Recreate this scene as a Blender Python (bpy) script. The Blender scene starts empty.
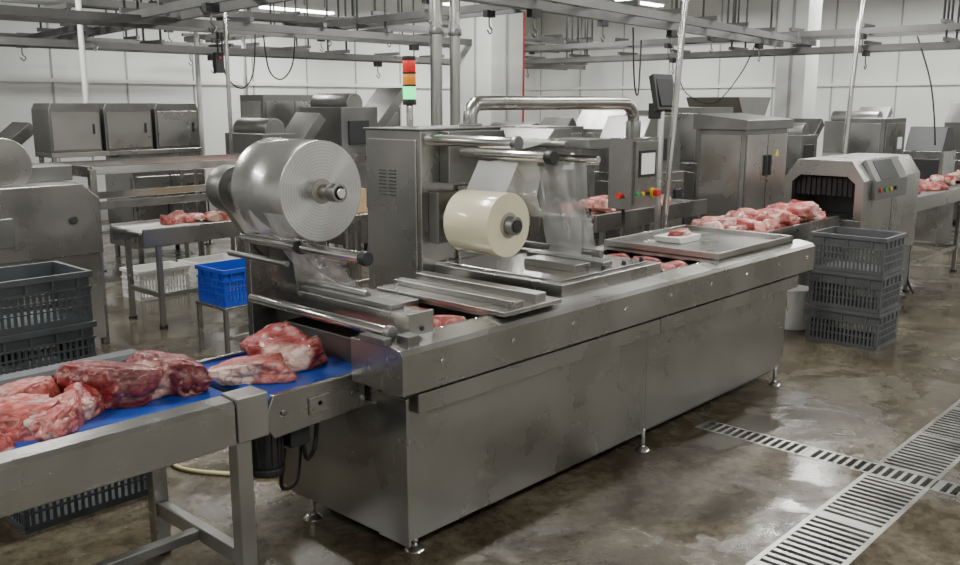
import bpy, bmesh, math, random
from mathutils import Vector, Matrix, noise
random.seed(7)
S = bpy.context.scene
# ------------------------------------------------------------ materials
def pmat(name, col, rough=0.5, metal=0.0, var=0.0, vscale=6.0, rvar=0.0, bump=0.0, bscale=60.0, stretch=(1,1,1), coat=0.0, emis=None, es=0.0, alpha=1.0, spec=0.5, det=4):
    m = bpy.data.materials.new(name); m.use_nodes = True
    nt = m.node_tree; N = nt.nodes; L = nt.links
    b = N["Principled BSDF"]
    b.inputs["Base Color"].default_value = (*col, 1)
    b.inputs["Roughness"].default_value = rough
    b.inputs["Metallic"].default_value = metal
    b.inputs["Coat Weight"].default_value = coat
    b.inputs["Specular IOR Level"].default_value = spec
    b.inputs["Alpha"].default_value = alpha
    if emis:
        b.inputs["Emission Color"].default_value = (*emis, 1); b.inputs["Emission Strength"].default_value = es
    tc = N.new("ShaderNodeTexCoord"); mp = N.new("ShaderNodeMapping"); mp.inputs["Scale"].default_value = stretch
    L.new(tc.outputs["Object"], mp.inputs["Vector"])
    n = N.new("ShaderNodeTexNoise"); n.inputs["Scale"].default_value = vscale; n.inputs["Detail"].default_value = det
    L.new(mp.outputs[0], n.inputs["Vector"])
    fac = n.outputs["Fac"]
    if var > 0:
        r = N.new("ShaderNodeMapRange"); r.inputs[1].default_value = .3; r.inputs[2].default_value = .7
        r.inputs[3].default_value = 1 - var; r.inputs[4].default_value = 1 + var * .6
        L.new(fac, r.inputs[0])
        mx = N.new("ShaderNodeVectorMath"); mx.operation = 'SCALE'; mx.inputs[0].default_value = col
        L.new(r.outputs[0], mx.inputs["Scale"]); L.new(mx.outputs[0], b.inputs["Base Color"])
    if rvar > 0:
        r = N.new("ShaderNodeMapRange"); r.inputs[1].default_value = .3; r.inputs[2].default_value = .7
        r.inputs[3].default_value = max(.03, rough - rvar); r.inputs[4].default_value = rough + rvar
        L.new(fac, r.inputs[0]); L.new(r.outputs[0], b.inputs["Roughness"])
    if bump > 0:
        n2 = N.new("ShaderNodeTexNoise"); n2.inputs["Scale"].default_value = bscale; n2.inputs["Detail"].default_value = 3
        L.new(mp.outputs[0], n2.inputs["Vector"])
        bp = N.new("ShaderNodeBump"); bp.inputs["Strength"].default_value = bump; bp.inputs["Distance"].default_value = .01
        L.new(n2.outputs["Fac"], bp.inputs["Height"]); L.new(bp.outputs[0], b.inputs["Normal"])
    return m
STEEL = pmat("brushed_steel", (.40,.395,.375), .29, .96, var=.14, vscale=2.2, rvar=.08, bump=.03, bscale=4.5, det=5)
STEELD = pmat("steel_dull", (.25,.248,.238), .38, .9, var=.15, vscale=3, rvar=.07)
STEELL = pmat("steel_polished", (.64,.635,.61), .16, .96, var=.06, vscale=4, rvar=.04)
GRATE = pmat("grate_steel", (.40,.395,.37), .35, .8, var=.3, vscale=4, rvar=.1)
GALV = pmat("galvanised_rail", (.15,.15,.145), .5, .6, var=.2, vscale=3)
DARK = pmat("dark_plastic", (.02,.021,.022), .45)
RUB = pmat("black_rubber", (.012,.012,.013), .55)
GREY = pmat("crate_grey_plastic", (.055,.062,.068), .5, var=.2, vscale=8)
GREYR = pmat("crate_light_grey_plastic", (.095,.10,.105), .5, var=.2, vscale=8)
BLUEC = pmat("crate_blue_plastic", (.008,.05,.38), .4, var=.1)
BLUE = pmat("blue_belt", (.008,.06,.34), .36, var=.2, vscale=10, rvar=.1, bump=.05, bscale=80)
WALL = pmat("wall_panel_white", (.75,.76,.74), .4, var=.08, vscale=.9)
SEAM = pmat("panel_seam", (.36,.365,.36), .5)
CEIL = pmat("ceiling_panel", (.6,.6,.58), .6, var=.05, vscale=1)
BASE = pmat("baseboard_grey", (.3,.3,.29), .5, var=.1)
WHITE = pmat("white_plastic", (.74,.74,.71), .4)
CARD = pmat("cardboard", (.42,.29,.16), .8, var=.1)
YEL = pmat("pale_yellow_hose", (.60,.54,.28), .45)
REDP = pmat("red_paint", (.55,.03,.02), .4)
REDL = pmat("beacon_red", (.6,.02,.015), .25, emis=(1,.03,.02), es=.35)
AMBL = pmat("beacon_amber", (.7,.25,.02), .25, emis=(1,.3,.02), es=.3)
GRNL = pmat("beacon_green", (.03,.7,.25), .25, emis=(.06,1,.30), es=2.2)
SCRN = pmat("screen_pale", (.6,.6,.58), .3, emis=(.9,.92,.88), es=.3)
GRNB = pmat("green_button", (.02,.4,.08), .4)
YELB = pmat("yellow_plate", (.7,.5,.03), .4)
TUBE = pmat("fluorescent_tube", (.9,.9,.9), .4, emis=(1,1,.97), es=14)
CREAM = pmat("film_cream", (.68,.63,.45), .22, var=.08, vscale=3, coat=.5)
CORE = pmat("cardboard_core", (.3,.28,.25), .7)
PIT = pmat("drain_pit", (.008,.008,.007), .4)

def film_roll_mat():
    m = bpy.data.materials.new("clear_film_roll"); m.use_nodes = True
    nt = m.node_tree; N = nt.nodes; L = nt.links; b = N["Principled BSDF"]
    tc = N.new("ShaderNodeTexCoord")
    w = N.new("ShaderNodeTexWave"); w.wave_type = 'RINGS'; w.rings_direction = 'Y'
    w.inputs["Scale"].default_value = 26; w.inputs["Distortion"].default_value = .8; w.inputs["Detail"].default_value = 3
    L.new(tc.outputs["Object"], w.inputs["Vector"])
    cr = N.new("ShaderNodeValToRGB"); cr.color_ramp.elements[0].color = (.44,.44,.425,1); cr.color_ramp.elements[1].color = (.56,.56,.54,1)
    L.new(w.outputs["Fac"], cr.inputs[0]); L.new(cr.outputs[0], b.inputs["Base Color"])
    b.inputs["Metallic"].default_value = .75; b.inputs["Roughness"].default_value = .22; b.inputs["Anisotropic"].default_value = .9
    t = N.new("ShaderNodeTangent"); t.direction_type = 'RADIAL'; t.axis = 'Y'
    L.new(t.outputs[0], b.inputs["Tangent"])
    b.inputs["Coat Weight"].default_value = .7; b.inputs["Coat Roughness"].default_value = .07
    return m
ROLL = film_roll_mat()
def film_mat():
    m = bpy.data.materials.new("clear_film_sheet"); m.use_nodes = True
    b = m.node_tree.nodes["Principled BSDF"]
    b.inputs["Base Color"].default_value = (.82,.83,.82,1); b.inputs["Roughness"].default_value = .10
    b.inputs["Alpha"].default_value = .5; b.inputs["Specular IOR Level"].default_value = 1.0; b.inputs["Metallic"].default_value = .35
    return m
FILM = film_mat()
def meat_mat():
    m = bpy.data.materials.new("raw_meat"); m.use_nodes = True
    nt = m.node_tree; N = nt.nodes; L = nt.links; b = N["Principled BSDF"]
    at = N.new("ShaderNodeAttribute"); at.attribute_name = "Col"
    tc = N.new("ShaderNodeTexCoord")
    mp = N.new("ShaderNodeMapping"); mp.inputs["Scale"].default_value = (1,2.2,1.6); mp.inputs["Rotation"].default_value=(0,0,.5); L.new(tc.outputs["Object"], mp.inputs["Vector"])
    n = N.new("ShaderNodeTexNoise"); n.inputs["Scale"].default_value = 17; n.inputs["Detail"].default_value = 5
    n.inputs["Distortion"].default_value = 1.6
    L.new(mp.outputs[0], n.inputs["Vector"])
    cr = N.new("ShaderNodeValToRGB"); cr.color_ramp.elements[0].position = .60; cr.color_ramp.elements[1].position = .68
    cr.color_ramp.elements[0].color = (0,0,0,1); cr.color_ramp.elements[1].color = (.42,.42,.42,1)
    L.new(n.outputs["Fac"], cr.inputs[0])
    mx = N.new("ShaderNodeMixRGB"); mx.inputs[2].default_value = (.64,.40,.33,1)
    L.new(cr.outputs[0], mx.inputs[0]); L.new(at.outputs["Color"], mx.inputs[1])
    cr2 = N.new("ShaderNodeValToRGB"); cr2.color_ramp.elements[0].position = .36; cr2.color_ramp.elements[0].color=(.55,.45,.45,1); cr2.color_ramp.elements[1].position = .52
    L.new(n.outputs["Fac"], cr2.inputs[0])
    mu = N.new("ShaderNodeMixRGB"); mu.blend_type='MULTIPLY'; mu.inputs[0].default_value = 1
    L.new(mx.outputs[0], mu.inputs[1]); L.new(cr2.outputs[0], mu.inputs[2]); L.new(mu.outputs[0], b.inputs["Base Color"])
    bp = N.new("ShaderNodeBump"); bp.inputs["Strength"].default_value = .55; bp.inputs["Distance"].default_value = .008
    L.new(n.outputs["Fac"], bp.inputs["Height"]); L.new(bp.outputs[0], b.inputs["Normal"])
    b.inputs["Roughness"].default_value = .40; b.inputs["Coat Weight"].default_value = .12
    return m
MEAT = meat_mat()
def floor_mat():
    m = bpy.data.materials.new("wet_concrete_floor"); m.use_nodes = True
    nt = m.node_tree; N = nt.nodes; L = nt.links; b = N["Principled BSDF"]
    tc = N.new("ShaderNodeTexCoord")
    def nz(scale, det=6, dist=0.0, ro=.6):
        n = N.new("ShaderNodeTexNoise"); n.inputs["Scale"].default_value = scale; n.inputs["Detail"].default_value = det
        n.inputs["Distortion"].default_value = dist; n.inputs["Roughness"].default_value = ro; L.new(tc.outputs["Object"], n.inputs["Vector"]); return n
    a = nz(1.5, 10, .6, .70); c = nz(13, 8, .2, .72); d = nz(1.2, 9, .5, .68); e = nz(90, 3)
    cr = N.new("ShaderNodeValToRGB"); E = cr.color_ramp.elements
    E[0].position = .36; E[0].color = (.048,.037,.024,1); E[1].position = .66; E[1].color = (.175,.155,.115,1)
    k = E.new(.5); k.color = (.095,.080,.054,1)
    L.new(a.outputs["Fac"], cr.inputs[0])
    mx = N.new("ShaderNodeMixRGB"); mx.blend_type = 'MULTIPLY'; mx.inputs[0].default_value = .8
    cr2 = N.new("ShaderNodeValToRGB"); cr2.color_ramp.elements[0].position = .36; cr2.color_ramp.elements[0].color = (.42,.39,.34,1); cr2.color_ramp.elements[1].position = .58
    L.new(c.outputs["Fac"], cr2.inputs[0]); L.new(cr.outputs[0], mx.inputs[1]); L.new(cr2.outputs[0], mx.inputs[2])
    L.new(mx.outputs[0], b.inputs["Base Color"])
    r = N.new("ShaderNodeMapRange"); r.inputs[1].default_value = .48; r.inputs[2].default_value = .60; r.inputs[3].default_value = .04; r.inputs[4].default_value = .38
    L.new(d.outputs["Fac"], r.inputs[0]); L.new(r.outputs[0], b.inputs["Roughness"])
    r2 = N.new("ShaderNodeMapRange"); r2.inputs[1].default_value = .48; r2.inputs[2].default_value = .60; r2.inputs[3].default_value = .09; r2.inputs[4].default_value = .75
    L.new(d.outputs["Fac"], r2.inputs[0])
    ad = N.new("ShaderNodeMath"); ad.operation = 'ADD'; L.new(c.outputs["Fac"], ad.inputs[0]); L.new(e.outputs["Fac"], ad.inputs[1])
    bp = N.new("ShaderNodeBump"); bp.inputs["Distance"].default_value = .008
    L.new(r2.outputs[0], bp.inputs["Strength"]); L.new(ad.outputs[0], bp.inputs["Height"]); L.new(bp.outputs[0], b.inputs["Normal"])
    b.inputs["Specular IOR Level"].default_value = .6
    return m
FLOOR = floor_mat()

# ------------------------------------------------------------ builder
def empty(name, loc=(0,0,0)):
    e = bpy.data.objects.new(name, None); e.location = loc; e.empty_display_size = .1
    S.collection.objects.link(e); return e
class B:
    def __init__(s):
        s.bm = bmesh.new(); s.mats = []; s.col = s.bm.verts.layers.float_color.new("Col")
    def mi(s, m):
        if m not in s.mats: s.mats.append(m)
        return s.mats.index(m)
    def face(s, vs, m, smooth=False):
        try: f = s.bm.faces.new(vs)
        except ValueError: return
        f.material_index = s.mi(m); f.smooth = smooth; return f
    def poly8(s, P, m):
        v = [s.bm.verts.new(p) for p in P]
        for q in ((0,3,2,1),(4,5,6,7),(0,1,5,4),(1,2,6,5),(2,3,7,6),(3,0,4,7)): s.face([v[i] for i in q], m)
    def box(s, x0,x1,y0,y1,z0,z1, m):
        s.poly8([(x0,y0,z0),(x1,y0,z0),(x1,y1,z0),(x0,y1,z0),(x0,y0,z1),(x1,y0,z1),(x1,y1,z1),(x0,y1,z1)], m)
    def beam(s, p, q, w, h, m):
        p = Vector(p); q = Vector(q); d = (q-p).normalized()
        up = Vector((0,0,1)) if abs(d.z) < .95 else Vector((0,1,0))
        r = d.cross(up).normalized(); u = r.cross(d).normalized()
        a = r*w/2; c = u*h/2
        s.poly8([p-a-c, q-a-c, q+a-c, p+a-c, p-a+c, q-a+c, q+a+c, p+a+c], m)
    def prism(s, pts, axis, a0, a1, m):
        def P(u, v, a): return (a,u,v) if axis=='x' else ((u,a,v) if axis=='y' else (u,v,a))
        A = [s.bm.verts.new(P(u,v,a0)) for u,v in pts]; C = [s.bm.verts.new(P(u,v,a1)) for u,v in pts]
        n = len(pts); s.face(A[::-1], m); s.face(C, m)
        for i in range(n): s.face([A[i],A[(i+1)%n],C[(i+1)%n],C[i]], m)
    def cyl(s, p, q, r, m, seg=24, r2=None, mcap=None):
        p = Vector(p); q = Vector(q); d = (q-p).normalized(); r2 = r if r2 is None else r2
        up = Vector((0,0,1)) if abs(d.z) < .95 else Vector((1,0,0))
        a = d.cross(up).normalized(); c = d.cross(a).normalized()
        A=[];C=[]
        for i in range(seg):
            t = 2*math.pi*i/seg; o = a*math.cos(t)+c*math.sin(t)
            A.append(s.bm.verts.new(p+o*r)); C.append(s.bm.verts.new(q+o*r2))
        for i in range(seg): s.face([A[i],A[(i+1)%seg],C[(i+1)%seg],C[i]], m, True)
        s.face(A[::-1], mcap or m); s.face(C, mcap or m)
    def tube(s, pts, r, m, seg=10, sub=6):
        P = [Vector(p) for p in pts]
        if sub > 1 and len(P) > 2:
            Q = []; E = [P[0]] + P + [P[-1]]
            for i in range(len(P)-1):
                p0,p1,p2,p3 = E[i],E[i+1],E[i+2],E[i+3]
                for k in range(sub):
                    t = k/sub
                    Q.append(.5*((2*p1)+(-p0+p2)*t+(2*p0-5*p1+4*p2-p3)*t*t+(-p0+3*p1-3*p2+p3)*t**3))
            Q.append(P[-1]); P = Q
        rings = []; prev = None
        for i,p in enumerate(P):
            d = (P[min(i+1,len(P)-1)]-P[max(i-1,0)]).normalized()
            if prev is None:
                up = Vector((0,0,1)) if abs(d.z) < .9 else Vector((1,0,0)); a = d.cross(up).normalized()
            else: a = (prev - d*prev.dot(d)).normalized()
            prev = a; c = d.cross(a)
            rings.append([s.bm.verts.new(p+(a*math.cos(2*math.pi*k/seg)+c*math.sin(2*math.pi*k/seg))*r) for k in range(seg)])
        for A,C in zip(rings,rings[1:]):
            for i in range(seg): s.face([A[i],A[(i+1)%seg],C[(i+1)%seg],C[i]], m, True)
        s.face(rings[0][::-1], m); s.face(rings[-1], m)
    def sheet(s, path, y0, y1, m, n=14, sub=6, amp=.004, seed=0):
        P=[]
        for a,c in zip(path,path[1:]):
            for k in range(sub):
                t=k/sub; P.append((a[0]+(c[0]-a[0])*t, a[1]+(c[1]-a[1])*t))
        P.append(path[-1]); rows=[]
        for (x,z) in P:
            row=[]
            for j in range(n+1):
                y=y0+(y1-y0)*j/n; w=noise.noise(Vector((x*5+seed,y*14,z*5)))*amp
                row.append(s.bm.verts.new((x+w,y,z+w)))
            rows.append(row)
        for A,C in zip(rows,rows[1:]):
            for j in range(n): s.face([A[j],A[j+1],C[j+1],C[j]], m, True)
    def lump(s, c, size, seed, sub=4, ang=0.0, kind='dark', fatdir=None, flat=-.40, top=None):
        """a knife-cut piece of meat: irregular slab trimmed by cut planes, thin fat cap on one side, fat seams between muscles"""
        M = Matrix.Rotation(ang,4,'Z'); rv = random.Random(seed)
        o = Vector((seed*3.17, seed*1.3, seed*.7))
        tmp = bmesh.ops.create_icosphere(s.bm, subdivisions=sub, radius=1.0)
        dark = {'dark':(.150,.011,.013),'red':(.27,.024,.024),'pink':(.44,.095,.082),'pale':(.56,.20,.165)}[kind]
        fat = {'dark':(.60,.37,.30),'red':(.68,.46,.38)}.get(kind,(.73,.55,.47))
        fatk = {'dark':.25,'red':.35,'pink':.5,'pale':.9}[kind]
        fa = rv.random()*6.28 if fatdir is None else fatdir
        fd = Vector((math.cos(fa), math.sin(fa), .1)).normalized()
        planes = []
        t = rv.uniform(0,6.28); tl = rv.uniform(.1,.4)
        planes.append((Vector((math.cos(t)*tl, math.sin(t)*tl,1)).normalized(), top if top else rv.uniform(.45,.62)))
        for i in range(4):
            t = fa+math.pi+rv.uniform(-1.9,1.9)
            planes.append((Vector((math.cos(t), math.sin(t), rv.uniform(-.1,.7))).normalized(), rv.uniform(.60,.88)))
        for v in tmp['verts']:
            d = v.co.copy()
            n1 = noise.noise(d*1.1+o); n2 = noise.noise(d*2.3+o*2); n3 = noise.noise(d*5.5+o)
            r = 1.05+.40*n1+.17*n2
            rid = abs(noise.noise(Vector((d.x*1.0,d.y*2.1,d.z*1.3))+o*1.7))
            rid2 = abs(noise.noise(Vector((d.x*2.6,d.y*1.5,d.z*2.0))+o*2.9))
            p = d*r; cut = 0.0
            for n_,h in planes:
                e = p.dot(n_)-h
                if e > 0: p -= n_*e*.80; cut = max(cut,min(1,e*9))
            if rid < .08: p *= 1-.15*(1-rid/.08)**2
            if rid2 < .05: p *= 1-.05*(1-rid2/.05)
            p *= 1+.055*n3
            z = p.z
            if z < flat: z = flat + (z-flat)*.03
            q = Vector((p.x*size[0], p.y*size[1], (z-flat)*size[2]))
            streak = max(0,1-rid/.024); streak2 = max(0,1-rid2/.018)*.45
            m2 = noise.noise(Vector((p.x*3.6,p.y*1.6,p.z*3.6))+o*3)
            f = streak*.7 + streak2 + (max(0,(m2-.18)*3.0)*.6)*fatk
            if cut < .3: f += (.08+.6*max(0,n2+.0))*(1-cut/.3)*fatk
            rim = d.dot(fd)
            if rim > .74: f += min(1,(rim-.74)*9)*(1-.3*cut)
            f = max(0,min(1,f))
            k = 1+.45*n2+.2*n3
            if rid < .08: k *= .68+.32*rid/.08
            colr = [max(0,dark[i]*k*(1-f)+fat[i]*f) for i in range(3)]
            v[s.col] = (*colr,1)
            v.co = M @ q + Vector(c)
        mi = s.mi(MEAT)
        for v in tmp['verts']:
            for f in v.link_faces: f.material_index = mi; f.smooth = True
    def make(s, name, bevel=.003, parent=None, origin=None, rotz=0.0):
        me = bpy.data.meshes.new(name)
        bmesh.ops.recalc_face_normals(s.bm, faces=s.bm.faces)
        vs = s.bm.verts
        if origin is None:
            xs=[v.co.x for v in vs]; ys=[v.co.y for v in vs]; zs=[v.co.z for v in vs]
            origin = Vector(((min(xs)+max(xs))/2,(min(ys)+max(ys))/2,min(zs)))
        origin = Vector(origin)
        for v in vs: v.co -= origin
        s.bm.to_mesh(me); s.bm.free()
        for m in s.mats: me.materials.append(m)
        ob = bpy.data.objects.new(name, me); S.collection.objects.link(ob)
        ob.location = origin; ob.rotation_euler = (0,0,rotz)
        if parent is not None: ob.parent = parent; ob.location = origin - parent.location
        if bevel > 0:
            md = ob.modifiers.new("Bevel",'BEVEL'); md.width = bevel; md.segments = 2; md.limit_method='ANGLE'; md.angle_limit=math.radians(50)
        return ob

# ------------------------------------------------------------ room
XW, YW, X0, Y0, HC = 17.0, 14.0, -4.0, -4.0, 4.2
HR = HC-.004
b = B()
xs = [X0,2.0,4.42,4.58,10.0,XW]; ys = [Y0,-2.0,1.2,1.5,2.45,YW]
def isdrain(xa,xb,ya,yb):
    if ya>=1.2 and yb<=1.5 and xa>=2.0 and xb<=10.0: return True
    if xa>=4.42 and xb<=4.58 and ya>=-2.0 and yb<=2.45: return True
    return False
for i in range(len(xs)-1):
    for j in range(len(ys)-1):
        if not isdrain(xs[i],xs[i+1],ys[j],ys[j+1]): b.box(xs[i],xs[i+1],ys[j],ys[j+1],-.12,0,FLOOR)
b.box(X0,XW,Y0,YW,-.2,-.12,PIT)
b.make("floor", bevel=0, origin=(0,0,0))
def wall(name, fixed, axis, a0, a1, sgn, bb):
    b = B()
    if axis=='x':
        b.box(a0,a1,*sorted((fixed,fixed+.2*sgn)),0,HC,WALL)
        x=a0+.6
        while x<a1: b.box(x-.012,x+.012,*sorted((fixed,fixed-.012*sgn)),.25,HC,SEAM); x+=1.15
        b.box(a0,a1,*sorted((fixed,fixed-.02*sgn)),2.95,2.99,SEAM); b.box(a0,a1,*sorted((fixed,fixed-.05*sgn)),2.1,2.16,WHITE)
    else:
        b.box(*sorted((fixed,fixed+.2*sgn)),a0,a1,0,HC,WALL)
        y=a0+.6
        while y<a1: b.box(*sorted((fixed,fixed-.012*sgn)),y-.012,y+.012,.25,HC,SEAM); y+=1.15
        b.box(*sorted((fixed,fixed-.02*sgn)),a0,a1,2.95,2.99,SEAM); b.box(*sorted((fixed,fixed-.05*sgn)),a0,a1,2.1,2.16,WHITE)
    b.make(name, bevel=0)
    b = B()
    if axis=='x': b.box(a0,a1,*sorted((fixed-.001*sgn,fixed-.04*sgn)),0.001,.25,BASE)
    else: b.box(*sorted((fixed-.001*sgn,fixed-.04*sgn)),a0,a1,0.001,.25,BASE)
    b.make(bb, bevel=.004)
wall("wall_back", YW, 'x', X0, XW, 1, "baseboard_back")
wall("wall_right", XW, 'y', Y0, YW, 1, "baseboard_right")
wall("wall_front", Y0, 'x', X0, XW, -1, "baseboard_front")
wall("wall_left", X0, 'y', Y0, YW, -1, "baseboard_left")
b = B(); b.box(X0,XW,Y0,YW,HC,HC+.15,CEIL); b.make("ceiling", bevel=0)

# drains
b = B()
def grate_x(xa, xb, ya, yb, pitch=.048):
    b.box(xa,xb,ya,ya+.022,-.04,.002,GRATE); b.box(xa,xb,yb-.022,yb,-.04,.002,GRATE)
    x=xa+.01
    while x<xb-.02: b.box(x,x+.022,ya+.02,yb-.02,-.03,.001,GRATE); x+=pitch
    n=int((xb-xa)/.6)
    for i in range(n+1):
        xx=xa+(xb-xa)*i/n; b.box(max(xa,xx-.02),min(xb,xx+.02),ya,yb,-.035,.0015,GRATE)
grate_x(2.0,4.42,1.2,1.5); grate_x(4.58,10.0,1.2,1.5)
def grate_y(xa, xb, ya, yb, pitch=.045):
    b.box(xa,xa+.014,ya,yb,-.04,.002,GRATE); b.box(xb-.014,xb,ya,yb,-.04,.002,GRATE)
    y=ya+.01
    while y<yb-.02: b.box(xa+.012,xb-.012,y,y+.018,-.03,.001,GRATE); y+=pitch
    n=int((yb-ya)/.6)
    for i in range(n+1):
        yy=ya+(yb-ya)*i/n; b.box(xa,xb,max(ya,yy-.018),min(yb,yy+.018),-.035,.0015,GRATE)
grate_y(4.42,4.58,-2.0,2.45)
b.make("floor_drain_grate", bevel=0)

# pillars, standpipes
b = B(); b.box(8.6,9.2,7.8,8.4,0,HR,WALL); b.box(8.58,8.6,8.05,8.08,0,HR,SEAM); b.box(8.85,8.88,7.78,7.8,0,HR,SEAM)
b.box(9.2,9.24,7.8,7.86,0.3,HR,REDP); b.make("support_pillar")
b = B(); b.box(13.3,13.75,5.85,6.3,0,HR,WALL); b.box(13.28,13.3,6.05,6.09,.2,HR,SEAM); b.box(13.2,13.85,5.75,6.4,0,.9,WALL); b.make("support_pillar")
for (x,y,r) in ((4.9,5.0,.045),(5.1,5.0,.04)):
    b = B(); b.cyl((x,y,0),(x,y,HR),r,STEEL); b.cyl((x,y,0),(x,y,.02),r+.05,STEELD)
    for z in (1.2,2.3,3.3): b.cyl((x,y,z),(x,y,z+.05),r+.012,STEELD)
    b.make("vertical_pipe")
for (p,q,r) in (((5.53,3.44,0),(5.84,3.36,HR),.022),((9.40,3.72,0),(9.75,3.68,HR),.025),((4.35,9.7,0),(4.35,9.7,HR),.03),((6.2,10.6,0),(6.2,10.6,HR),.03),((3.9,11.4,0),(3.9,11.4,HR),.03),((7.4,11.4,0),(7.4,11.4,HR),.03),((5.0,8.0,0),(5.0,8.0,HR),.02),((2.9,9.2,0),(2.9,9.2,HR),.02)):
    b = B(); b.cyl(p,q,r,STEELL if r<.03 else WHITE,14); b.cyl(p,(p[0],p[1],.015),r+.04,STEELD,16)
    b.make("steel_pole")

# ------------------------------------------------------------ lights
fx = [(-1,-1),(-1,3.5),(-1,8),(3,-1.5),(3,4.2),(3,9),(7,-1),(7,3.2),(7,7.2),(7,11.5),(11,0),(11,4.5),(10.5,9),(14.6,1.5),(14.6,5.3),(14.6,9.6),(13,12.3)]
def fixture(x,y,z,w):
    e = empty("fluorescent_light",(x,y,z))
    b = B(); b.box(x-.75,x+.75,y-.1,y+.1,z,z+.06,WHITE)
    for s_ in (-.55,.55): b.cyl((x+s_,y,z+.06),(x+s_,y,HR),.008,GALV,8)
    b.make("housing",parent=e)
    b = B()
    for s_ in (-.045,.045): b.cyl((x-.7,y+s_,z-.018),(x+.7,y+s_,z-.018),.017,TUBE,10)
    b.make("tubes",bevel=0,parent=e)
    l = bpy.data.lights.new("lamp",'AREA'); l.shape='RECTANGLE'; l.size=1.5; l.size_y=.3; l.energy=w; l.color=(1.0,.995,.955)
    o = bpy.data.objects.new("lamp",l); S.collection.objects.link(o); o.parent=e; o.location=(0,0,-.06)
for x,y in fx: fixture(x,y,3.6,112 if (x,y)!=(3,-1.5) else 140)
fixture(9.3,12.7,3.3,55)
W = bpy.data.worlds.new("World"); S.world = W; W.use_nodes=True
W.node_tree.nodes["Background"].inputs[0].default_value=(.6,.62,.6,1); W.node_tree.nodes["Background"].inputs[1].default_value=.4

# ------------------------------------------------------------ packaging machine
PM = empty("packaging_machine",(2.2,2.4,0))
b = B()
b.box(2.24,3.925,2.47,3.3,.10,.70,STEEL); b.box(3.935,5.58,2.475,3.3,.11,.70,STEEL)
b.prism([(2.46,.10),(3.22,.10),(3.22,.60),(2.46,.66)],'x',2.225,2.245,STEEL)
b.box(2.222,2.238,2.445,2.62,.095,.70,STEEL)
b.box(2.3,5.5,2.52,3.25,.07,.10,STEELD)
b.box(2.26,3.96,2.415,2.5,.640,.718,STEEL); b.box(3.968,5.60,2.415,2.5,.640,.718,STEEL)
b.box(2.25,5.6,2.455,2.5,.716,.74,STEELD)
b.prism([(2.38,.742),(2.38,.895),(2.395,.912),(2.50,.93),(2.50,.73),(2.44,.73)],'x',2.15,5.74,STEEL)
b.box(2.152,2.28,2.50,2.68,.742,.918,STEEL)
b.box(2.13,2.17,2.46,2.60,.922,.95,STEELD)
b.box(2.20,2.26,2.405,2.47,.905,.955,STEELD)
for i in range(9):
    x=2.35+i*.41; b.cyl((x,2.38,.84),(x,2.374,.84),.010,STEELL,12)
b.box(2.28,5.7,2.5,3.3,.70,.86,STEELD); b.box(2.4,5.72,2.50,2.56,.86,.915,STEEL); b.box(2.4,5.72,3.2,3.325,.80,.915,STEEL)
b.box(5.6,5.738,2.405,3.32,.745,.914,STEEL)
for i in range(16):
    x=2.5+i*.2; b.cyl((x,2.53,.915),(x,2.53,.922),.008,STEELL,8)
for (x,y) in ((2.36,2.56),(2.25,3.1),(3.93,2.48),(5.49,2.48),(3.93,3.2),(5.49,3.2)):
    b.cyl((x,y,.02),(x,y,.12),.014,STEELL,12); b.cyl((x,y,0),(x,y,.022),.045,STEELL,20,r2=.02)
b.make("body",parent=PM,bevel=.004)
b = B()
b.box(2.75,3.14,2.42,3.22,.932,.952,STEEL); b.box(2.84,2.90,2.44,3.20,.952,.98,STEEL); b.box(2.98,3.05,2.44,3.20,.952,.992,STEEL)
b.box(2.76,3.13,2.52,3.2,.915,.933,STEELD)
b.box(3.24,4.08,2.50,3.34,.918,.985,STEEL); b.box(3.29,4.03,2.55,3.3,.985,.993,STEELL)
b.box(3.5,3.62,2.62,2.95,.993,1.03,STEEL); b.box(3.7,3.78,2.6,3.1,.993,1.02,STEELD)
for x in (3.66,3.84,4.0): b.cyl((x,2.57,.99),(x,2.57,1.015),.012,DARK,10)
b.box(4.58,5.54,2.44,3.22,.932,.945,STEEL)
for q in ((4.58,5.54,2.44,2.455),(4.58,5.54,3.205,3.22),(4.58,4.595,2.455,3.205),(5.525,5.54,2.455,3.205)): b.box(*q,.917,.978,STEEL)
b.box(2.46,2.74,2.92,3.3,.90,.94,STEEL)
b.box(4.1,4.13,2.5,3.3,.86,.94,STEEL); b.box(4.33,4.35,2.56,3.2,.86,.90,STEELL)
b.make("deck_plates",parent=PM)
b = B(); k=50
for (xa,xb) in ((2.45,2.73),(4.14,4.56)):
    nx = 2 if xb-xa<.3 else 3
    for i in range(nx):
        for j in range(3):
            k+=1; b.lump((xa+(i+.5)*(xb-xa)/nx, 2.66+j*.2, .862),(.062,.09,.055),k,sub=3,kind='red' if k%3 else 'pink')
b.make("meat_packs",parent=PM,bevel=0)
b = B()
b.box(3.15,3.85,3.33,3.75,.10,1.665,STEEL)
b.box(3.14,3.86,3.32,3.76,1.665,1.675,STEELD)
for c in (3.505,3.58):
    for i in range(8): b.box(3.138,3.146,c,c+.06,1.33+i*.018,1.338+i*.018,DARK)
b.box(3.142,3.15,3.36,3.72,.95,1.62,STEEL)
b.cyl((3.2,3.33,1.62),(3.2,2.74,1.62),.028,STEELL); b.cyl((3.2,2.76,1.62),(3.2,2.73,1.62),.034,STEELD)
b.cyl((3.38,3.33,1.55),(3.38,2.68,1.55),.026,STEELL); b.cyl((3.38,2.71,1.55),(3.38,2.665,1.55),.034,DARK)
b.cyl((3.62,3.33,1.60),(3.62,2.78,1.60),.018,STEELD)
b.prism([(3.66,1.48),(3.66,1.60),(3.74,1.67),(3.88,1.67),(3.88,1.48)],'y',2.95,3.35,STEELD)
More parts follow.
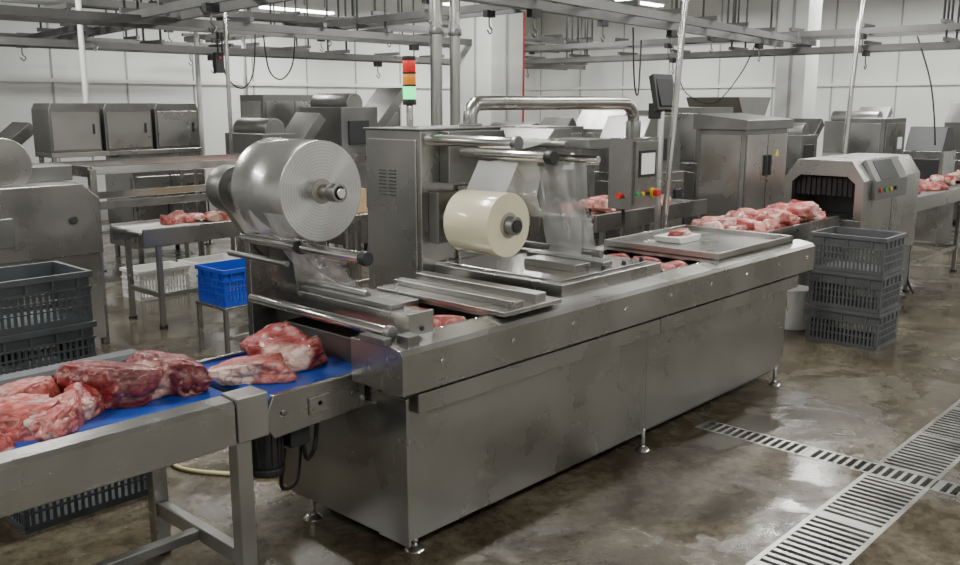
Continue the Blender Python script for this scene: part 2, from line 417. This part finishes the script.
b.box(3.70,3.88,2.70,2.95,1.575,1.625,STEELD)
b.cyl((3.78,3.3,1.52),(3.78,2.70,1.52),.02,STEELL); b.cyl((3.9,3.34,1.02),(3.9,2.75,1.02),.02,STEELD)
b.box(3.28,3.7,3.26,3.33,1.40,1.66,STEELD)
b.box(3.20,3.36,3.26,3.33,1.10,1.36,STEELD)
b.cyl((3.27,3.27,1.226),(3.27,3.215,1.226),.05,STEELD); b.cyl((3.27,3.22,1.226),(3.27,3.19,1.226),.03,DARK)
b.box(3.4,3.84,3.31,3.33,.99,1.38,STEEL); b.box(3.45,3.60,3.30,3.31,1.1,1.3,STEELD)
b.cyl((3.9,3.36,1.02),(3.9,3.33,1.02),.04,STEELD); b.box(3.84,3.93,3.34,3.40,.98,1.06,STEELD)
b.make("sealing_tower",parent=PM,bevel=.005)
b = B()
b.cyl((3.27,3.14,1.226),(3.27,2.85,1.226),.155,CREAM,64)
b.cyl((3.27,2.85,1.226),(3.27,2.845,1.226),.062,CORE,40)
b.cyl((3.27,3.2,1.226),(3.27,2.80,1.226),.045,STEELD,32); b.cyl((3.27,2.80,1.226),(3.27,2.79,1.226),.03,DARK,24)
b.make("film_reel_small",parent=PM,origin=(3.27,2.99,1.226),bevel=.003)
b = B()
b.cyl((2.17,3.18,1.465),(2.17,2.85,1.465),.196,ROLL,96)
b.make("film_reel_large",parent=PM,origin=(2.17,3.0,1.465),bevel=.003)
b = B()
b.cyl((2.17,2.851,1.465),(2.17,2.846,1.465),.05,CORE,40)
b.cyl((2.17,3.45,1.465),(2.17,2.74,1.465),.028,STEEL,32); b.cyl((2.17,2.79,1.465),(2.17,2.74,1.465),.036,STEELD,32)
b.cyl((2.17,2.745,1.465),(2.17,2.73,1.465),.02,STEELL,20)
b.cyl((2.15,3.50,1.44),(2.15,3.40,1.44),.10,STEELD,40); b.cyl((2.15,3.40,1.44),(2.15,3.36,1.44),.06,STEELD,30)
b.cyl((2.17,3.22,1.465),(2.17,3.19,1.465),.12,STEELD,40)
b.prism([(2.2,.30),(2.50,.30),(2.50,.95),(2.40,1.0),(2.34,1.3),(2.27,1.52),(2.12,1.52),(2.10,1.36),(2.2,1.22)],'y',3.42,3.46,STEEL)
b.box(2.2,2.5,3.25,3.46,.30,.60,STEEL)
b.prism([(2.30,.9),(2.46,.9),(2.42,1.06),(2.34,1.22),(2.26,1.22)],'y',3.2,3.42,STEEL)
b.cyl((2.17,3.42,1.23),(2.17,2.62,1.23),.022,STEELL)
for y in (3.02,2.62): b.cyl((2.17,y,1.23),(2.17,y-.035,1.23),.028,DARK)
b.cyl((2.10,3.42,1.17),(2.10,3.0,1.17),.013,STEELD)
b.cyl((2.20,3.42,.955),(2.20,2.5,.955),.022,STEELL); b.cyl((2.20,2.52,.955),(2.20,2.49,.955),.028,STEELD)
b.cyl((2.36,3.42,1.03),(2.36,2.82,1.03),.018,STEELD)
b.box(2.29,2.40,2.50,3.42,.90,1.005,STEEL); b.box(2.28,2.41,2.485,2.50,.89,1.015,STEEL)
b.box(2.31,2.38,2.62,3.35,1.005,1.025,STEELD)
b.box(2.40,2.46,2.6,3.42,.865,.94,STEELD)
b.box(2.42,2.5,3.33,3.42,.94,1.1,STEEL)
b.beam((2.22,3.40,1.23),(2.36,3.40,1.05),.03,.05,STEELD)
b.cyl((2.345,2.485,.95),(2.345,2.478,.95),.01,DARK,12)
b.make("film_unwinder",parent=PM,bevel=.003)
b = B()
b.sheet([(1.99,1.39),(2.04,1.30),(2.14,1.255),(2.20,1.20),(2.28,1.11),(2.36,1.05),(2.44,.96)],2.84,3.17,FILM,amp=.016,n=22,seed=1)
b.sheet([(3.27,1.381),(3.36,1.52)],2.87,3.13,FILM,seed=2); b.sheet([(3.40,1.585),(3.62,1.625),(3.78,1.55)],2.87,3.13,FILM,amp=.012,n=20,seed=3)
b.sheet([(3.41,1.53),(3.44,1.45),(3.42,1.36),(3.46,1.25)],2.80,3.10,FILM,amp=.02,n=20,seed=3)
b.sheet([(3.80,1.52),(3.86,1.25),(3.92,1.04),(3.86,.995)],2.80,3.13,FILM,amp=.02,n=20,seed=4)
b.sheet([(3.76,1.50),(3.80,1.25),(3.84,1.04),(3.80,.995)],2.83,3.05,FILM,amp=.02,n=20,seed=9)
b.make("film_web",parent=PM,bevel=0)
b = B()
b.cyl((3.33,3.6,1.67),(3.33,3.6,1.80),.018,STEELL); b.cyl((3.33,3.6,1.67),(3.33,3.6,1.68),.045,STEELD)
b.cyl((3.33,3.6,1.79),(3.33,3.6,1.82),.036,DARK); b.cyl((3.33,3.6,1.82),(3.33,3.6,1.885),.034,GRNL); b.cyl((3.33,3.6,1.885),(3.33,3.6,1.895),.036,DARK)
b.cyl((3.33,3.6,1.895),(3.33,3.6,1.95),.034,AMBL); b.cyl((3.33,3.6,1.95),(3.33,3.6,1.96),.036,DARK)
b.cyl((3.33,3.6,1.96),(3.33,3.6,2.02),.034,REDL); b.cyl((3.33,3.6,2.02),(3.33,3.6,2.04),.036,DARK)
b.make("signal_beacon",parent=PM,bevel=.002)
b = B()
b.tube([(3.69,3.5,1.67),(3.69,3.5,1.74),(3.72,3.5,1.785),(3.80,3.5,1.80),(4.4,3.5,1.80),(5.1,3.5,1.80),(5.22,3.5,1.785),(5.28,3.5,1.73),(5.29,3.5,1.66)],.04,STEEL,20)
b.cyl((3.69,3.5,1.67),(3.69,3.5,1.69),.065,STEELD); b.cyl((5.29,3.5,1.56),(5.29,3.5,1.68),.05,STEELD)
b.box(5.13,5.45,3.40,3.58,1.10,1.57,STEEL); b.box(5.16,5.43,3.385,3.40,1.13,1.55,STEEL)
b.box(5.22,5.38,3.376,3.380,1.33,1.47,SCRN); b.box(5.20,5.40,3.380,3.386,1.31,1.49,DARK)
for i,(mm) in enumerate((GRNB,YELB,DARK)): b.cyl((5.19+i*.06,3.385,1.20),(5.19+i*.06,3.372,1.20),.012,mm,14)
b.cyl((5.37,3.385,1.20),(5.37,3.365,1.20),.032,YELB,20); b.cyl((5.37,3.365,1.20),(5.37,3.33,1.20),.024,REDP,20)
b.cyl((5.13,3.48,1.19),(5.10,3.48,1.19),.02,REDP,14)
b.tube([(5.2,3.5,1.10),(5.2,3.5,.95),(5.1,3.45,.8)],.012,RUB)
b.make("control_pendant",parent=PM,bevel=.005)
b = B()
b.box(1.82,2.30,2.715,3.28,.715,.752,BLUE)
b.cyl((1.82,2.715,.732),(1.82,3.28,.732),.0265,BLUE)
b.prism([(1.77,.64),(1.77,.70),(1.80,.765),(2.225,.765),(2.225,.62),(1.80,.60)],'y',2.69,2.71,STEEL)
b.prism([(1.77,.64),(1.77,.70),(1.80,.765),(2.225,.765),(2.225,.62),(1.80,.60)],'y',3.285,3.305,STEEL)
b.box(1.86,2.2,2.71,3.285,.63,.70,STEELD)
for x in (1.84,2.0,2.16): b.cyl((x,2.69,.69),(x,2.682,.69),.012,STEELD,12)
b.box(1.95,2.05,2.682,2.69,.65,.72,STEEL)
b.cyl((1.86,2.84,.44),(1.86,2.84,.60),.058,DARK,28); b.cyl((1.86,2.84,.60),(1.86,2.84,.63),.045,STEELD,24)
b.cyl((1.86,2.84,.41),(1.86,2.84,.44),.066,RUB,28)
for i in range(14):
    t=i/14*6.283; b.box(1.86+.06*math.cos(t)-.004,1.86+.06*math.cos(t)+.004,2.84+.06*math.sin(t)-.004,2.84+.06*math.sin(t)+.004,.45,.59,RUB)
b.box(1.93,2.02,2.78,2.88,.50,.60,DARK)
b.tube([(2.0,2.80,.50),(2.03,2.82,.42),(2.10,2.86,.45),(2.15,2.9,.62)],.009,RUB)
b.tube([(1.94,2.84,.48),(1.96,2.9,.3),(2.1,3.0,.25),(2.2,3.1,.35)],.009,RUB)
b.make("infeed_belt",parent=PM,bevel=.003)

# meat on belt
b = B(); b.lump((1.885,2.97,.753),(.155,.105,.085),11,sub=5,ang=-.75,kind='pink',fatdir=4.4,top=.42); b.make("pork_chop",bevel=0)
b = B(); b.lump((2.10,3.03,.753),(.165,.12,.12),24,sub=5,ang=-.6,kind='red',fatdir=4.6,top=.58)
b.lump((2.15,2.96,.765),(.10,.065,.09),29,sub=4,ang=.3,kind='pink'); b.make("meat_cut",bevel=0)

# ------------------------------------------------------------ left infeed table
b = B()
b.prism([(2.62,.65),(2.62,.79),(2.635,.805),(2.71,.81),(2.71,.65)],'x',.1,1.60,STEEL)
b.box(1.602,1.725,2.612,2.715,.655,.816,STEEL)
b.prism([(3.27,.66),(3.27,.84),(3.285,.855),(3.36,.855),(3.38,.66)],'x',.1,1.61,GREY)
b.box(.1,1.69,2.71,3.27,.70,.765,BLUE); b.cyl((1.69,2.72,.733),(1.69,3.26,.733),.032,BLUE)
b.box(.1,1.6,2.71,3.27,.66,.70,STEELD)
for x in (1.64,.35):
    for y in (2.67,3.30):
        b.box(x-.03,x+.03,y-.03,y+.03,.03,.655,STEEL); b.cyl((x,y,0),(x,y,.03),.04,RUB,16)
    b.box(x-.02,x+.02,2.70,3.27,.17,.23,STEEL)
b.box(.35,1.62,2.95,2.99,.18,.22,STEELD)
b.make("infeed_table",bevel=.004)
mts = [((1.36,3.07,.766),(.19,.125,.13),31,-.5,'dark'),((1.585,3.02,.766),(.155,.12,.12),37,-.9,'dark'),((1.25,2.99,.766),(.09,.06,.09),33,.7,'red'),
 ((1.12,3.12,.766),(.14,.10,.105),41,.2,'pink'),((1.02,2.96,.766),(.14,.09,.10),43,-.3,'pink'),((1.13,2.89,.766),(.12,.08,.09),47,.6,'pink'),
 ((.86,3.08,.766),(.14,.10,.10),53,1.0,'pink'),((.84,2.87,.766),(.13,.09,.08),59,.1,'pink'),((.6,3.0,.766),(.15,.12,.09),61,.4,'red')]
for c,sz,sd,an,kd in mts:
    b = B(); b.lump(c,sz,sd,sub=5,ang=an,kind=kd); b.make("meat_cut",bevel=0)

# ------------------------------------------------------------ crates
def crate(x0,y0,z0,lx,ly,h,m,name="plastic_crate"):
    b = B(); x1=x0+lx; y1=y0+ly; t=.01
    b.box(x0+.01,x1-.01,y0+.01,y1-.01,z0,z0+.012,m)
    def ring(za,zb,o):
        b.box(x0-o,x1+o,y0-o,y0+t,za,zb,m); b.box(x0-o,x1+o,y1-t,y1+o,za,zb,m); b.box(x0-o,x0+t,y0+t,y1-t,za,zb,m); b.box(x1-t,x1+o,y0+t,y1-t,za,zb,m)
    ring(z0,z0+.03,0); ring(z0+h-.03,z0+h-.002,.012); ring(z0+h*.66,z0+h*.70,.007); ring(z0+h*.70,z0+h-.03,-.003)
    ring(z0+h*.30,z0+h*.33,.002); ring(z0+h*.48,z0+h*.51,.002)
    n=max(4,int(lx/.03))
    for i in range(n+1):
        x=x0+(lx-.008)*i/n
        w = .022 if i in (0,n) else .014
        for y in (y0,y1-t): b.box(min(x,x1-w),min(x+w,x1),y+.001,y+t-.001,z0+.02,z0+h*.68,m)
    n=max(4,int(ly/.03))
    for i in range(n+1):
        y=y0+(ly-.008)*i/n
        w = .022 if i in (0,n) else .014
        for x in (x0,x1-t): b.box(x+.001,x+t-.001,min(y,y1-w),min(y+w,y1),z0+.02,z0+h*.68,m)
    for i in range(5):
        x=x0+lx*(i+.5)/5; b.box(x-.006,x+.006,y0-.009,y0,z0+h*.70,z0+h-.02,m); b.box(x-.006,x+.006,y1,y1+.009,z0+h*.70,z0+h-.02,m)
    for i in range(3):
        y=y0+ly*(i+.5)/3; b.box(x0-.009,x0,y-.006,y+.006,z0+h*.70,z0+h-.02,m); b.box(x1,x1+.009,y-.006,y+.006,z0+h*.70,z0+h-.02,m)
    b.make(name,bevel=0)
for i in range(4): crate(1.30,4.36,i*.251,.60,.40,.25,GREY)
crate(1.32,3.86,0,.62,.40,.27,GREY)
for i in range(4): crate(.62,4.40,i*.251,.60,.40,.25,GREY)
for i in range(3): crate(6.76,2.29,i*.281,.42,.54,.28,GREYR)
b = B()
for x in (3.42,3.98):
    for y in (5.66,6.02): b.box(x-.015,x+.015,y-.015,y+.015,0,.36,STEEL)
b.box(3.40,4.0,5.64,6.04,.345,.365,STEEL); b.box(3.42,3.98,5.65,5.67,.12,.15,STEEL); b.make("crate_stand")
crate(3.42,5.66,.366,.56,.36,.27,BLUEC)
b = B(); b.cyl((0,0,0),(0,0,.32),.11,WHITE,28,r2=.13); b.cyl((0,0,.31),(0,0,.33),.14,WHITE,28); b.tube([(-.135,0,.30),(-.145,0,.22),(-.12,0,.16)],.005,STEELL,6); o=b.make("white_bucket",origin=(0,0,0)); o.location=(7.05,3.06,.001)

# ------------------------------------------------------------ outfeed conveyor + tunnel
def conveyor(name,x0,x1,y0,y1,z,belt,side=.12,bz=.25):
    b = B()
    b.box(x0,x1,y0+.03,y1-.03,z-.04,z,belt)
    b.box(x0-.01,x1+.01,y0,y0+.03,z-side,z+.02,STEEL); b.box(x0-.01,x1+.01,y1-.03,y1,z-side,z+.02,STEEL)
    for x in (x0,x1): b.cyl((x,y0+.03,z-.025),(x,y1-.03,z-.025),.024,STEELD,16)
    n=max(2,int((x1-x0)/1.1)+1)
    for i in range(n):
        x=x0+.12+(x1-x0-.24)*i/(n-1)
        for y in (y0+.03,y1-.03): b.box(x-.02,x+.02,y-.02,y+.02,.02,z-side,STEEL); b.cyl((x,y,0),(x,y,.02),.035,RUB,12)
        b.box(x-.015,x+.015,y0+.03,y1-.03,bz,bz+.04,STEEL)
    b.box(x0+.12,x1-.12,y0+.02,y0+.04,bz,bz+.04,STEEL)
    b.make(name,bevel=.003)
def pile(name,x0,x1,y0,y1,z,n,sz,seed,kinds=('pink','red','pink','pale')):
    b = B(); rv = random.Random(seed)
    for i in range(n):
        x=x0+(x1-x0)*rv.random(); y=y0+(y1-y0)*rv.random(); up = .5*sz*(i%3)*.6
        s_=sz*(.7+.55*rv.random())
        b.lump((x,y,z+.002+up*(.0 if i<n*.5 else 1)),(s_*1.35,s_*.85,s_*.8),seed*7+i,sub=3,ang=rv.random()*3,kind=kinds[rv.randrange(len(kinds))])
    b.make(name,bevel=0)
conveyor("outfeed_conveyor",5.78,7.56,2.95,3.42,.86,STEELD,bz=.55)
pile("meat_pile",5.86,7.42,3.04,3.33,.86,84,.088,3,('pink','red','pink','pale','pink'))
b = B()
b.prism([(4.92,.947),(5.14,.947),(5.17,.985),(4.89,.985)],'y',2.88,3.06,WHITE); b.lump((5.03,2.97,.965),(.10,.065,.05),77,sub=3,kind='red'); b.make("meat_tray",bevel=.002)
b = B()
b.prism([(2.79,.50),(3.47,.50),(3.47,.84),(2.79,.84)],'x',7.62,9.0,STEEL)
b.prism([(2.79,.84),(2.86,.84),(2.86,1.14),(2.93,1.20),(2.90,1.33),(2.79,1.17)],'x',7.62,9.0,STEEL)
b.prism([(3.47,.84),(3.40,.84),(3.40,1.14),(3.33,1.20),(3.36,1.33),(3.47,1.17)],'x',7.62,9.0,STEEL)
b.prism([(2.93,1.20),(3.33,1.20),(3.36,1.33),(2.90,1.33)],'x',7.62,9.0,STEEL)
b.box(8.1,8.9,2.86,3.40,.841,1.20,DARK)
for i in range(12): b.box(7.70,7.708,2.865+i*.045,2.90+i*.045,1.03,1.18,RUB)
# angled control panel on the hood shoulder
b.prism([(2.755,1.00),(2.79,1.00),(2.79,1.16),(2.885,1.32),(2.855,1.335),(2.755,1.16)],'x',7.80,8.55,STEELD)
b.prism([(2.752,1.165),(2.756,1.163),(2.848,1.322),(2.844,1.324)],'x',7.92,8.35,DARK)
for i in range(4): b.cyl((7.9+i*.12,2.755,1.08),(7.9+i*.12,2.742,1.08),.018,(REDP,GRNB,YELB,DARK)[i],12)
b.box(7.68,8.94,2.80,3.46,.12,.50,STEELD); b.box(8.3,8.31,2.786,2.80,.14,1.0,STEELD)
for x in (7.75,8.85):
    for y in (2.87,3.38): b.cyl((x,y,0),(x,y,.12),.025,STEEL,12)
b.tube([(8.9,2.85,.4),(8.95,2.8,.15),(9.0,2.75,.03)],.012,RUB)
b.make("shrink_tunnel",bevel=.006)
conveyor("outfeed_conveyor",9.06,12.3,2.85,3.4,.90,STEELD)
pile("meat_pile",9.5,11.8,2.98,3.27,.90,34,.09,5)
for i in range(2): crate(13.0,2.7,i*.281,.42,.54,.28,GREYR)
b = B(); b.box(12.45,12.95,3.6,4.1,0,1.2,STEEL); b.prism([(12.45,1.2),(12.95,1.2),(12.8,1.5),(12.6,1.5)],'y',3.62,4.08,DARK); b.box(12.43,12.45,3.65,4.05,.7,1.1,DARK); b.make("weighing_station",bevel=.006)

# ------------------------------------------------------------ background equipment
conveyor("side_conveyor",3.42,5.6,6.78,7.36,.80,WHITE)
pile("meat_pile",3.75,5.3,6.95,7.15,.80,26,.08,12)
b = B()
for x in (3.0,5.5):
    for y in (6.70,7.44): b.box(x-.025,x+.025,y-.025,y+.025,0,1.32,STEEL)
for z in (1.02,1.28): b.box(3.0,5.5,6.68,6.72,z,z+.06,STEELL); b.box(3.0,5.5,7.42,7.46,z,z+.06,STEELL)
b.box(2.98,3.02,6.72,7.42,1.26,1.34,STEEL); b.make("conveyor_guard_frame")
def bgmachine(name,x,y,w,d,h,var=0):
    b = B()
    for sx in (.06,w-.06):
        for sy in (.06,d-.06): b.cyl((x+sx,y+sy,0),(x+sx,y+sy,.15),.03,STEELD,10)
    b.box(x,x+w,y,y+d,.15,h*.62,STEEL)
    b.box(x+.04,x+w/2-.01,y-.012,y,.22,h*.56,STEEL); b.box(x+w/2+.01,x+w-.04,y-.012,y,.22,h*.56,STEEL)
    b.box(x-.012,x,y+.05,y+d-.05,.22,h*.56,STEEL)
    if var==0:
        b.prism([(x,h*.62),(x+w,h*.62),(x+w,h*.8),(x+w*.75,h),(x+w*.2,h),(x,h*.85)],'y',y+.06,y+d-.06,STEELD)
        b.cyl((x-.12,y+d/2,h*.75),(x+.1,y+d/2,h*.75),.12,STEELD); b.box(x+w*.3,x+w*.6,y+.04,y+.07,h*.7,h*.85,DARK)
    elif var==1:
        b.prism([(x-.1,h),(x+w+.1,h),(x+w*.7,h*.66),(x+w*.3,h*.66)],'y',y,y+d,STEELD)
        b.cyl((x+w*.5,y-.14,h*.55),(x+w*.5,y+.1,h*.55),.13,STEEL); b.cyl((x+w*.5,y-.16,h*.55),(x+w*.5,y-.13,h*.55),.16,STEELD)
    elif var==3:
        b.box(x,x+w,y,y+d,h*.62,h,STEELD); b.box(x+.04,x+w/2-.01,y-.012,y,h*.64,h*.96,STEEL); b.box(x+w/2+.01,x+w-.04,y-.012,y,h*.64,h*.96,STEEL)
        b.box(x+w*.6,x+w*.8,y-.02,y-.012,h*.74,h*.84,SCRN); b.box(x-.012,x,y+.05,y+d-.05,h*.64,h*.96,STEEL)
    else:
        b.box(x,x+w*.55,y,y+d,h*.62,h*.9,STEELD); b.beam((x+w*.5,y+d/2,h*.66),(x+w*1.15,y+d/2,h*1.0),d*.6,.12,STEELD)
        b.cyl((x+w*.25,y+.05,h*.92),(x+w*.25,y+d-.05,h*.92),.12,STEELD); b.box(x+w*.1,x+w*.4,y-.02,y,h*.68,h*.82,DARK)
    b.cyl((x+w*.46,y-.03,h*.30),(x+w*.46,y-.03,h*.42),.01,DARK,8); b.box(x+w*.72,x+w*.92,y-.03,y-.012,h*.40,h*.50,DARK)
    b.tube([(x+w*.9,y+.05,h*.6),(x+w*1.02,y,h*.4),(x+w*1.02,y,.1)],.012,RUB,6)
    b.make(name,bevel=.006)
b = B()
b.box(1.7,2.88,6.4,7.3,.12,.75,STEEL); b.prism([(1.7,.75),(2.9,.75),(2.9,1.14),(2.78,1.25),(1.7,1.25)],'y',6.38,7.32,STEEL)
b.cyl((2.35,6.6,1.38),(2.35,7.2,1.38),.15,STEELD,32); b.cyl((2.35,6.58,1.38),(2.35,6.62,1.38),.19,STEEL,32)
b.box(1.75,2.2,6.6,7.1,1.25,1.5,STEEL); b.box(2.5,2.86,6.7,7.1,1.25,1.36,STEELD)
b.box(2.0,2.3,6.368,6.38,.85,1.05,STEELD); b.cyl((2.7,6.38,1.0),(2.7,6.36,1.0),.03,DARK)
for x in (1.8,2.78):
    for y in (6.5,7.2): b.cyl((x,y,0),(x,y,.12),.03,STEELD,12)
b.make("meat_slicing_machine",bevel=.008)
b = B()
for i in range(3):
    x=3.66+i*.54; w=.50
    b.prism([(x,1.33),(x+w,1.33),(x+w,1.74),(x+w-.03,1.80),(x+.03,1.80),(x,1.74)],'y',9.0,9.4,STEELD)
    b.box(x+.02,x+w-.02,8.985,9.0,1.35,1.72,STEEL); b.box(x+w-.09,x+w-.07,8.97,8.985,1.5,1.6,DARK)
for x in (3.7,5.2):
    for y in (9.05,9.35): b.box(x-.02,x+.02,y-.02,y+.02,0,1.33,STEEL)
b.box(3.66,5.25,9.0,9.4,1.28,1.33,STEEL); b.box(3.66,5.25,9.0,9.4,.5,.54,STEEL)
b.make("control_cabinet_bank",bevel=.006)
bgmachine("meat_grinder",5.3,7.9,.75,.7,1.66,2)
bgmachine("meat_mixer",6.7,8.4,1.0,.8,1.95,2)
bgmachine("meat_mixer",4.9,9.9,.9,.7,1.75,0)
bgmachine("meat_tumbler",6.45,5.4,.85,.6,1.58,3)
bgmachine("meat_grinder",8.6,5.5,.8,.7,1.66,0)
bgmachine("bowl_cutter",1.0,9.0,1.4,.9,1.5,0)
bgmachine("bowl_cutter",11.4,5.0,.9,.8,1.55,2)
bgmachine("meat_mixer",14.2,3.2,1.0,1.0,1.8,0)
bgmachine("meat_grinder",14.4,7.4,1.0,1.0,1.9,1)
bgmachine("bowl_cutter",10.6,7.2,1.1,.9,1.7,0)
bgmachine("meat_tumbler",14.0,5.0,.9,.8,1.7,2)
bgmachine("storage_cabinet",6.4,9.5,.9,.5,1.9,3)
bgmachine("storage_cabinet",7.8,9.6,.9,.5,1.75,3)
bgmachine("storage_cabinet",9.9,5.6,.8,.6,1.75,3)
bgmachine("bowl_cutter",7.5,6.3,.9,.7,1.6,2)
bgmachine("storage_cabinet",12.6,4.4,.8,.5,1.6,3)
bgmachine("meat_tumbler",2.9,10.2,1.0,.8,1.55,2)
b = B()
b.box(8.1,9.0,4.1,4.6,.1,1.55,STEELD); b.prism([(4.06,1.55),(4.64,1.55),(4.64,1.70),(4.06,1.64)],'x',8.06,9.04,STEELD)
b.box(8.12,8.54,4.085,4.1,.15,1.5,STEEL); b.box(8.56,8.98,4.085,4.1,.15,1.5,STEEL)
b.box(8.085,8.1,4.14,4.56,.15,1.5,STEEL)
for x in (8.51,8.59): b.box(x-.01,x+.01,4.06,4.085,1.1,1.3,DARK)
b.prism([(8.72,1.28),(8.80,1.28),(8.76,1.35)],'y',4.078,4.085,YELB)
for x in (8.15,8.95):
    for y in (4.15,4.55): b.cyl((x,y,0),(x,y,.1),.03,STEELD,10)
b.make("electrical_cabinet",bevel=.006)
conveyor("sorting_table",5.95,7.7,4.25,4.85,.90,STEEL)
pile("meat_pile",6.15,7.2,4.4,4.7,.90,32,.08,15,('pink','pale','red'))
b = B()
b.cyl((6.2,3.85,0),(6.2,3.85,1.75),.025,STEEL); b.cyl((6.2,3.85,0),(6.2,3.85,.02),.14,STEELD)
b.prism([(3.80,1.75),(3.84,1.73),(3.90,2.0),(3.86,2.02)],'x',6.08,6.36,DARK); b.prism([(3.792,1.78),(3.80,1.775),(3.857,1.985),(3.85,1.99)],'x',6.11,6.33,RUB)
b.box(6.17,6.23,3.84,3.95,1.68,1.80,DARK); b.make("monitor_stand",bevel=.004)
b = B(); b.box(4.3,5.2,5.8,6.4,.86,.9,STEEL)
for x in (4.35,5.15):
    for y in (5.85,6.35): b.box(x-.02,x+.02,y-.02,y+.02,0,.86,STEEL)
b.box(4.3,5.2,5.85,5.9,.3,.34,STEEL); b.make("work_table")
b = B(); b.box(4.55,4.95,5.9,6.2,.902,1.1,CARD); b.box(4.55,4.95,6.04,6.06,1.1,1.102,WHITE); b.make("cardboard_box",bevel=.002)
crate(3.9,7.9,0,.5,.35,.28,WHITE); crate(4.5,7.9,0,.5,.35,.28,WHITE)

# ------------------------------------------------------------ overhead rails
OR = empty("overhead_rail_system",(6,6,2.5))
def railpair(p,q,z,gap=.4,w=.045,h=.075,tie=.9,hang=True):
    b = B(); p=Vector((p[0],p[1],z)); q=Vector((q[0],q[1],z)); d=(q-p).normalized(); n=Vector((-d.y,d.x,0))*gap/2
    L=(q-p).length
    b.beam(p-n,q-n,w,h,GALV); b.beam(p+n,q+n,w,h,GALV)
    k=int(L/tie)
    for i in range(k+1):
        c=p+d*(L*i/k); b.beam(c-n*1.25+Vector((0,0,h*.9)),c+n*1.25+Vector((0,0,h*.9)),.045,.045,GALV)
        if hang and i%3==0:
            for s_ in (-1,1): b.cyl(c+n*s_+Vector((0,0,.05)),Vector((c.x+n.x*s_,c.y+n.y*s_,HR)),.014,GALV,8)
        if i%3==1:
            e=c+n; b.box(e.x-.06,e.x+.06,e.y-.03,e.y+.03,z-.10,z-.03,DARK); b.tube([(e.x,e.y,z-.09),(e.x,e.y,z-.18),(e.x+.04,e.y,z-.22),(e.x+.01,e.y,z-.26),(e.x-.03,e.y,z-.22)],.008,STEELD,6,4)
    b.make("rail_track",bevel=0,parent=OR)
railpair((0,10.2),(13.5,10.2),2.42); railpair((0,10.0),(13.5,10.0),2.85,.3)
railpair((-1,8.4),(9,8.4),2.55,.5)
railpair((5.2,4.7),(12.5,5.62),2.6,.45); railpair((4.6,5.5),(12.4,6.3),2.72,.3)
railpair((12.2,-2),(12.2,11),2.48); railpair((12.0,-2),(12.0,11),2.68,.3)
railpair((4.05,5.6),(5.05,12.6),2.6,.35); railpair((7.2,5.5),(7.6,13),2.75,.35)
railpair((6,12.4),(16,12.4),2.9,.3); railpair((0.5,12.2),(9,12.2),2.6,.3); railpair((2.2,6.2),(2.6,13),2.7,.3)
def cable(name,pts,r=.012,box=None):
    b = B(); b.tube(pts,r,RUB,8)
    if box: x,y,z=box; b.box(x-.045,x+.045,y-.03,y+.03,z-.2,z,DARK); b.cyl((x,y-.03,z-.05),(x,y-.04,z-.05),.015,REDP,10)
    b.make(name,bevel=0,parent=OR)
cable("pendant_cable",[(5.15,8.4,2.5),(5.15,8.4,2.4),(5.15,8.4,2.3)],.009,(5.15,8.4,2.3))
cable("cable_loop",[(5.2,8.4,2.5),(5.22,8.4,2.1),(5.4,8.4,1.95),(5.55,8.4,2.1),(5.6,8.4,2.5)],.008)
cable("cable_loop",[(5.7,8.4,2.5),(5.75,8.4,2.15),(5.9,8.4,2.05),(6.05,8.4,2.2),(6.1,8.4,2.5)],.008)
cable("pendant_cable",[(2.95,8.4,2.5),(2.95,8.4,2.3),(2.95,8.4,2.1)],.009,(2.95,8.4,2.12))
cable("cable_loop",[(12,7.2,2.6),(12,7.1,2.0),(12,6.6,1.8),(12,6.2,2.2),(12,6.0,2.6)],.008)
cable("cable_loop",[(12,3.9,2.6),(11.95,3.7,2.1),(11.9,3.6,1.7),(11.9,3.55,1.3)],.01)
cable("cable_loop",[(7.5,5.0,2.5),(7.55,5.0,2.0),(7.7,5.05,1.9),(7.8,5.1,2.4)],.008)

b = B(); b.tube([(2.35,4.75,.012),(2.22,4.35,.012),(2.12,4.05,.012),(2.22,3.82,.012),(2.40,3.60,.012),(2.6,3.55,.012),(2.9,3.7,.012)],.011,YEL,8); b.make("water_hose",bevel=0)

# ------------------------------------------------------------ camera
cam = bpy.data.cameras.new("camera"); co = bpy.data.objects.new("camera",cam); S.collection.objects.link(co)
cam.lens = 34.2; cam.sensor_width = 36; cam.clip_start=.05; cam.clip_end=100
co.location=(0,0,1.8); co.rotation_euler=(math.radians(90-11.13),0,math.radians(-47.1))
S.camera = co
